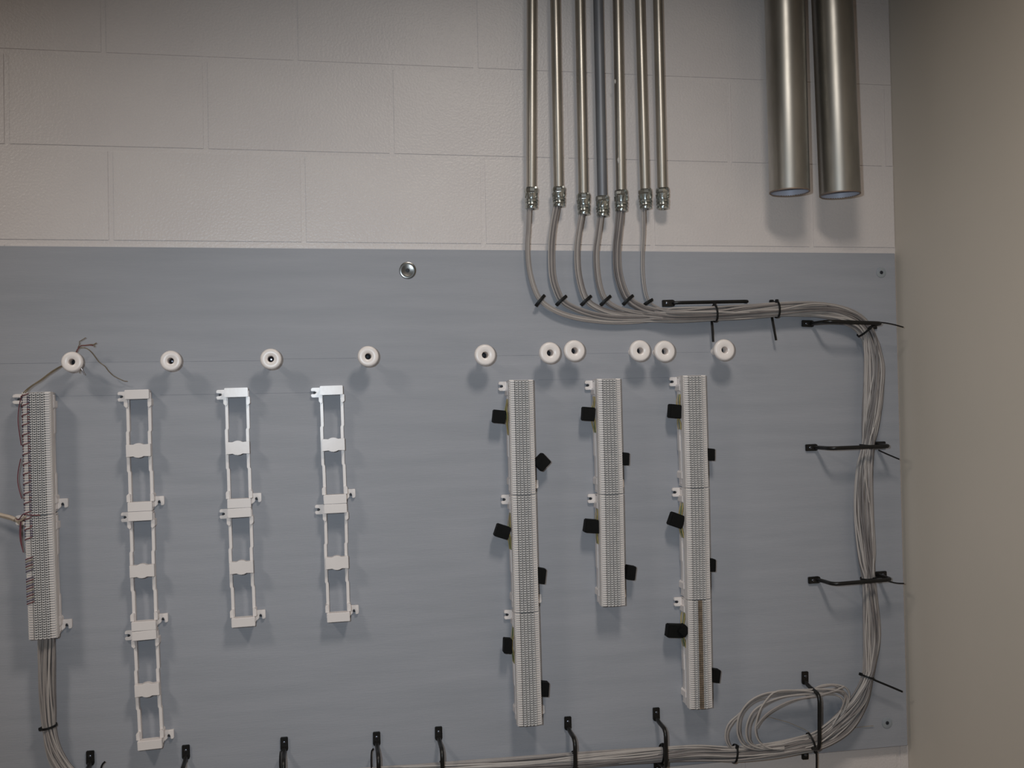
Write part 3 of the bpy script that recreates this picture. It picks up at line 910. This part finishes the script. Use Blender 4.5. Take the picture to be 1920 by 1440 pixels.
e = empty('tie_anchor', P(1445, 566, BD), 'small black anchor on the board above the upper cable run', 'anchor')
obj('base', MB().box(-0.0045, 0.0045, -0.009, 0, -0.0045, 0.0045).mesh('base', bevel=0.001), 'black', e)
obj('post', MB().tube([(0, -0.008, 0), (0.003, -0.016, -0.004)], 0.003, 8).mesh('post', smooth=True), 'black', e)
tie(1622, 618, 12, 14, 17, HD, 'black tie on the ring at the upper right bend', head=80,
    tail=[(1646, 604, .085), (1660, 605.5, .085), (1676, 608.5, .083), (1694, 613.5, .08)], tail_r=0.0017)
tie(1626.5, 836, -1, 10, 13, HD, 'black tie on the ring halfway down the right run', head=70,
    tail=[(1647, 844, .07), (1660, 850, .072), (1674, 856, .072), (1686, 861, .07)], tail_r=0.0019)
tie(1628, 1084, 1, 10, 13, HD, 'black tie on the lower ring of the right run', head=70,
    tail=[(1658, 1088, .075), (1670, 1091, .075), (1682, 1093.5, .073), (1695, 1094, .07)], tail_r=0.0018)
tie(1625.5, 1268, -4, 14, 10.5, HD, 'black tie with long tail above the slack coil', head=200,
    tail=[(1630, 1270, .05), (1642, 1276, .054), (1660, 1283.5, .055), (1678, 1291, .055), (1692, 1297, .053)], tail_r=0.0027)
tie(1377, 1413, 10, 1, 16, HD, 'black tie at the left foot of the slack coil', head=30)
tie(1521, 1392, 14, -6, 17, HD, 'dark tie on the bottom cables at the largest ring, tail hanging', head=150,
    tail=[(1517, 1384, .055), (1523, 1394, .058), (1529, 1404, .056), (1531, 1418, .054), (1531, 1442, .052)], tail_r=0.0026)
tie(1240, 1413.5, 10, 0.6, 17, HD, 'black tie on the bottom cables at the ring below the last block column', head=10)
tie(1074, 1426, 10, 0.6, 16, HD, 'black tie on the bottom cables right of the longest block column', head=10)
tie(826, 1443, 10, 0.6, 15.5, HD, 'black tie on the bottom cables where they enter the frame', head=10)
tie(91.5, 1362, 4, 20, 14.5, HD, 'black tie round the hanging left cable bundle', d=BD + 0.028, head=160)
for u0, v0, lab in ((697, 1408, 'slim black tie loop beside the lower middle cable ring'), (526, 1410, 'slim black tie loop below the glossy second bracket column'),
                    (193, 1432, 'short black tie end right of the leftmost cable ring')):
    b0 = P(u0, v0, BD)
    e = empty('cable_tie', b0, lab, 'cable tie', 'black cable ties')
    up_ = [(u0 + 3, v0 - 4, BD + .02), (u0, v0, BD + .028), (u0 - 1, v0 + 14, BD + .032), (u0, v0 + 34, BD + .03), (u0 + 8, v0 + 60, BD + .02)]
    if u0 < 300:
        up_ = [(u0 + 4, v0 - 4, BD + .03), (u0, v0, BD + .03), (u0 - 4, v0 + 10, BD + .03), (u0 - 8, v0 + 40, BD + .03)]
    obj('strap', MB().tube(spline([P(*q) - b0 for q in up_], 0.005), 0.0022, 6, flat=0.5).mesh('strap', smooth=True), 'black', e)
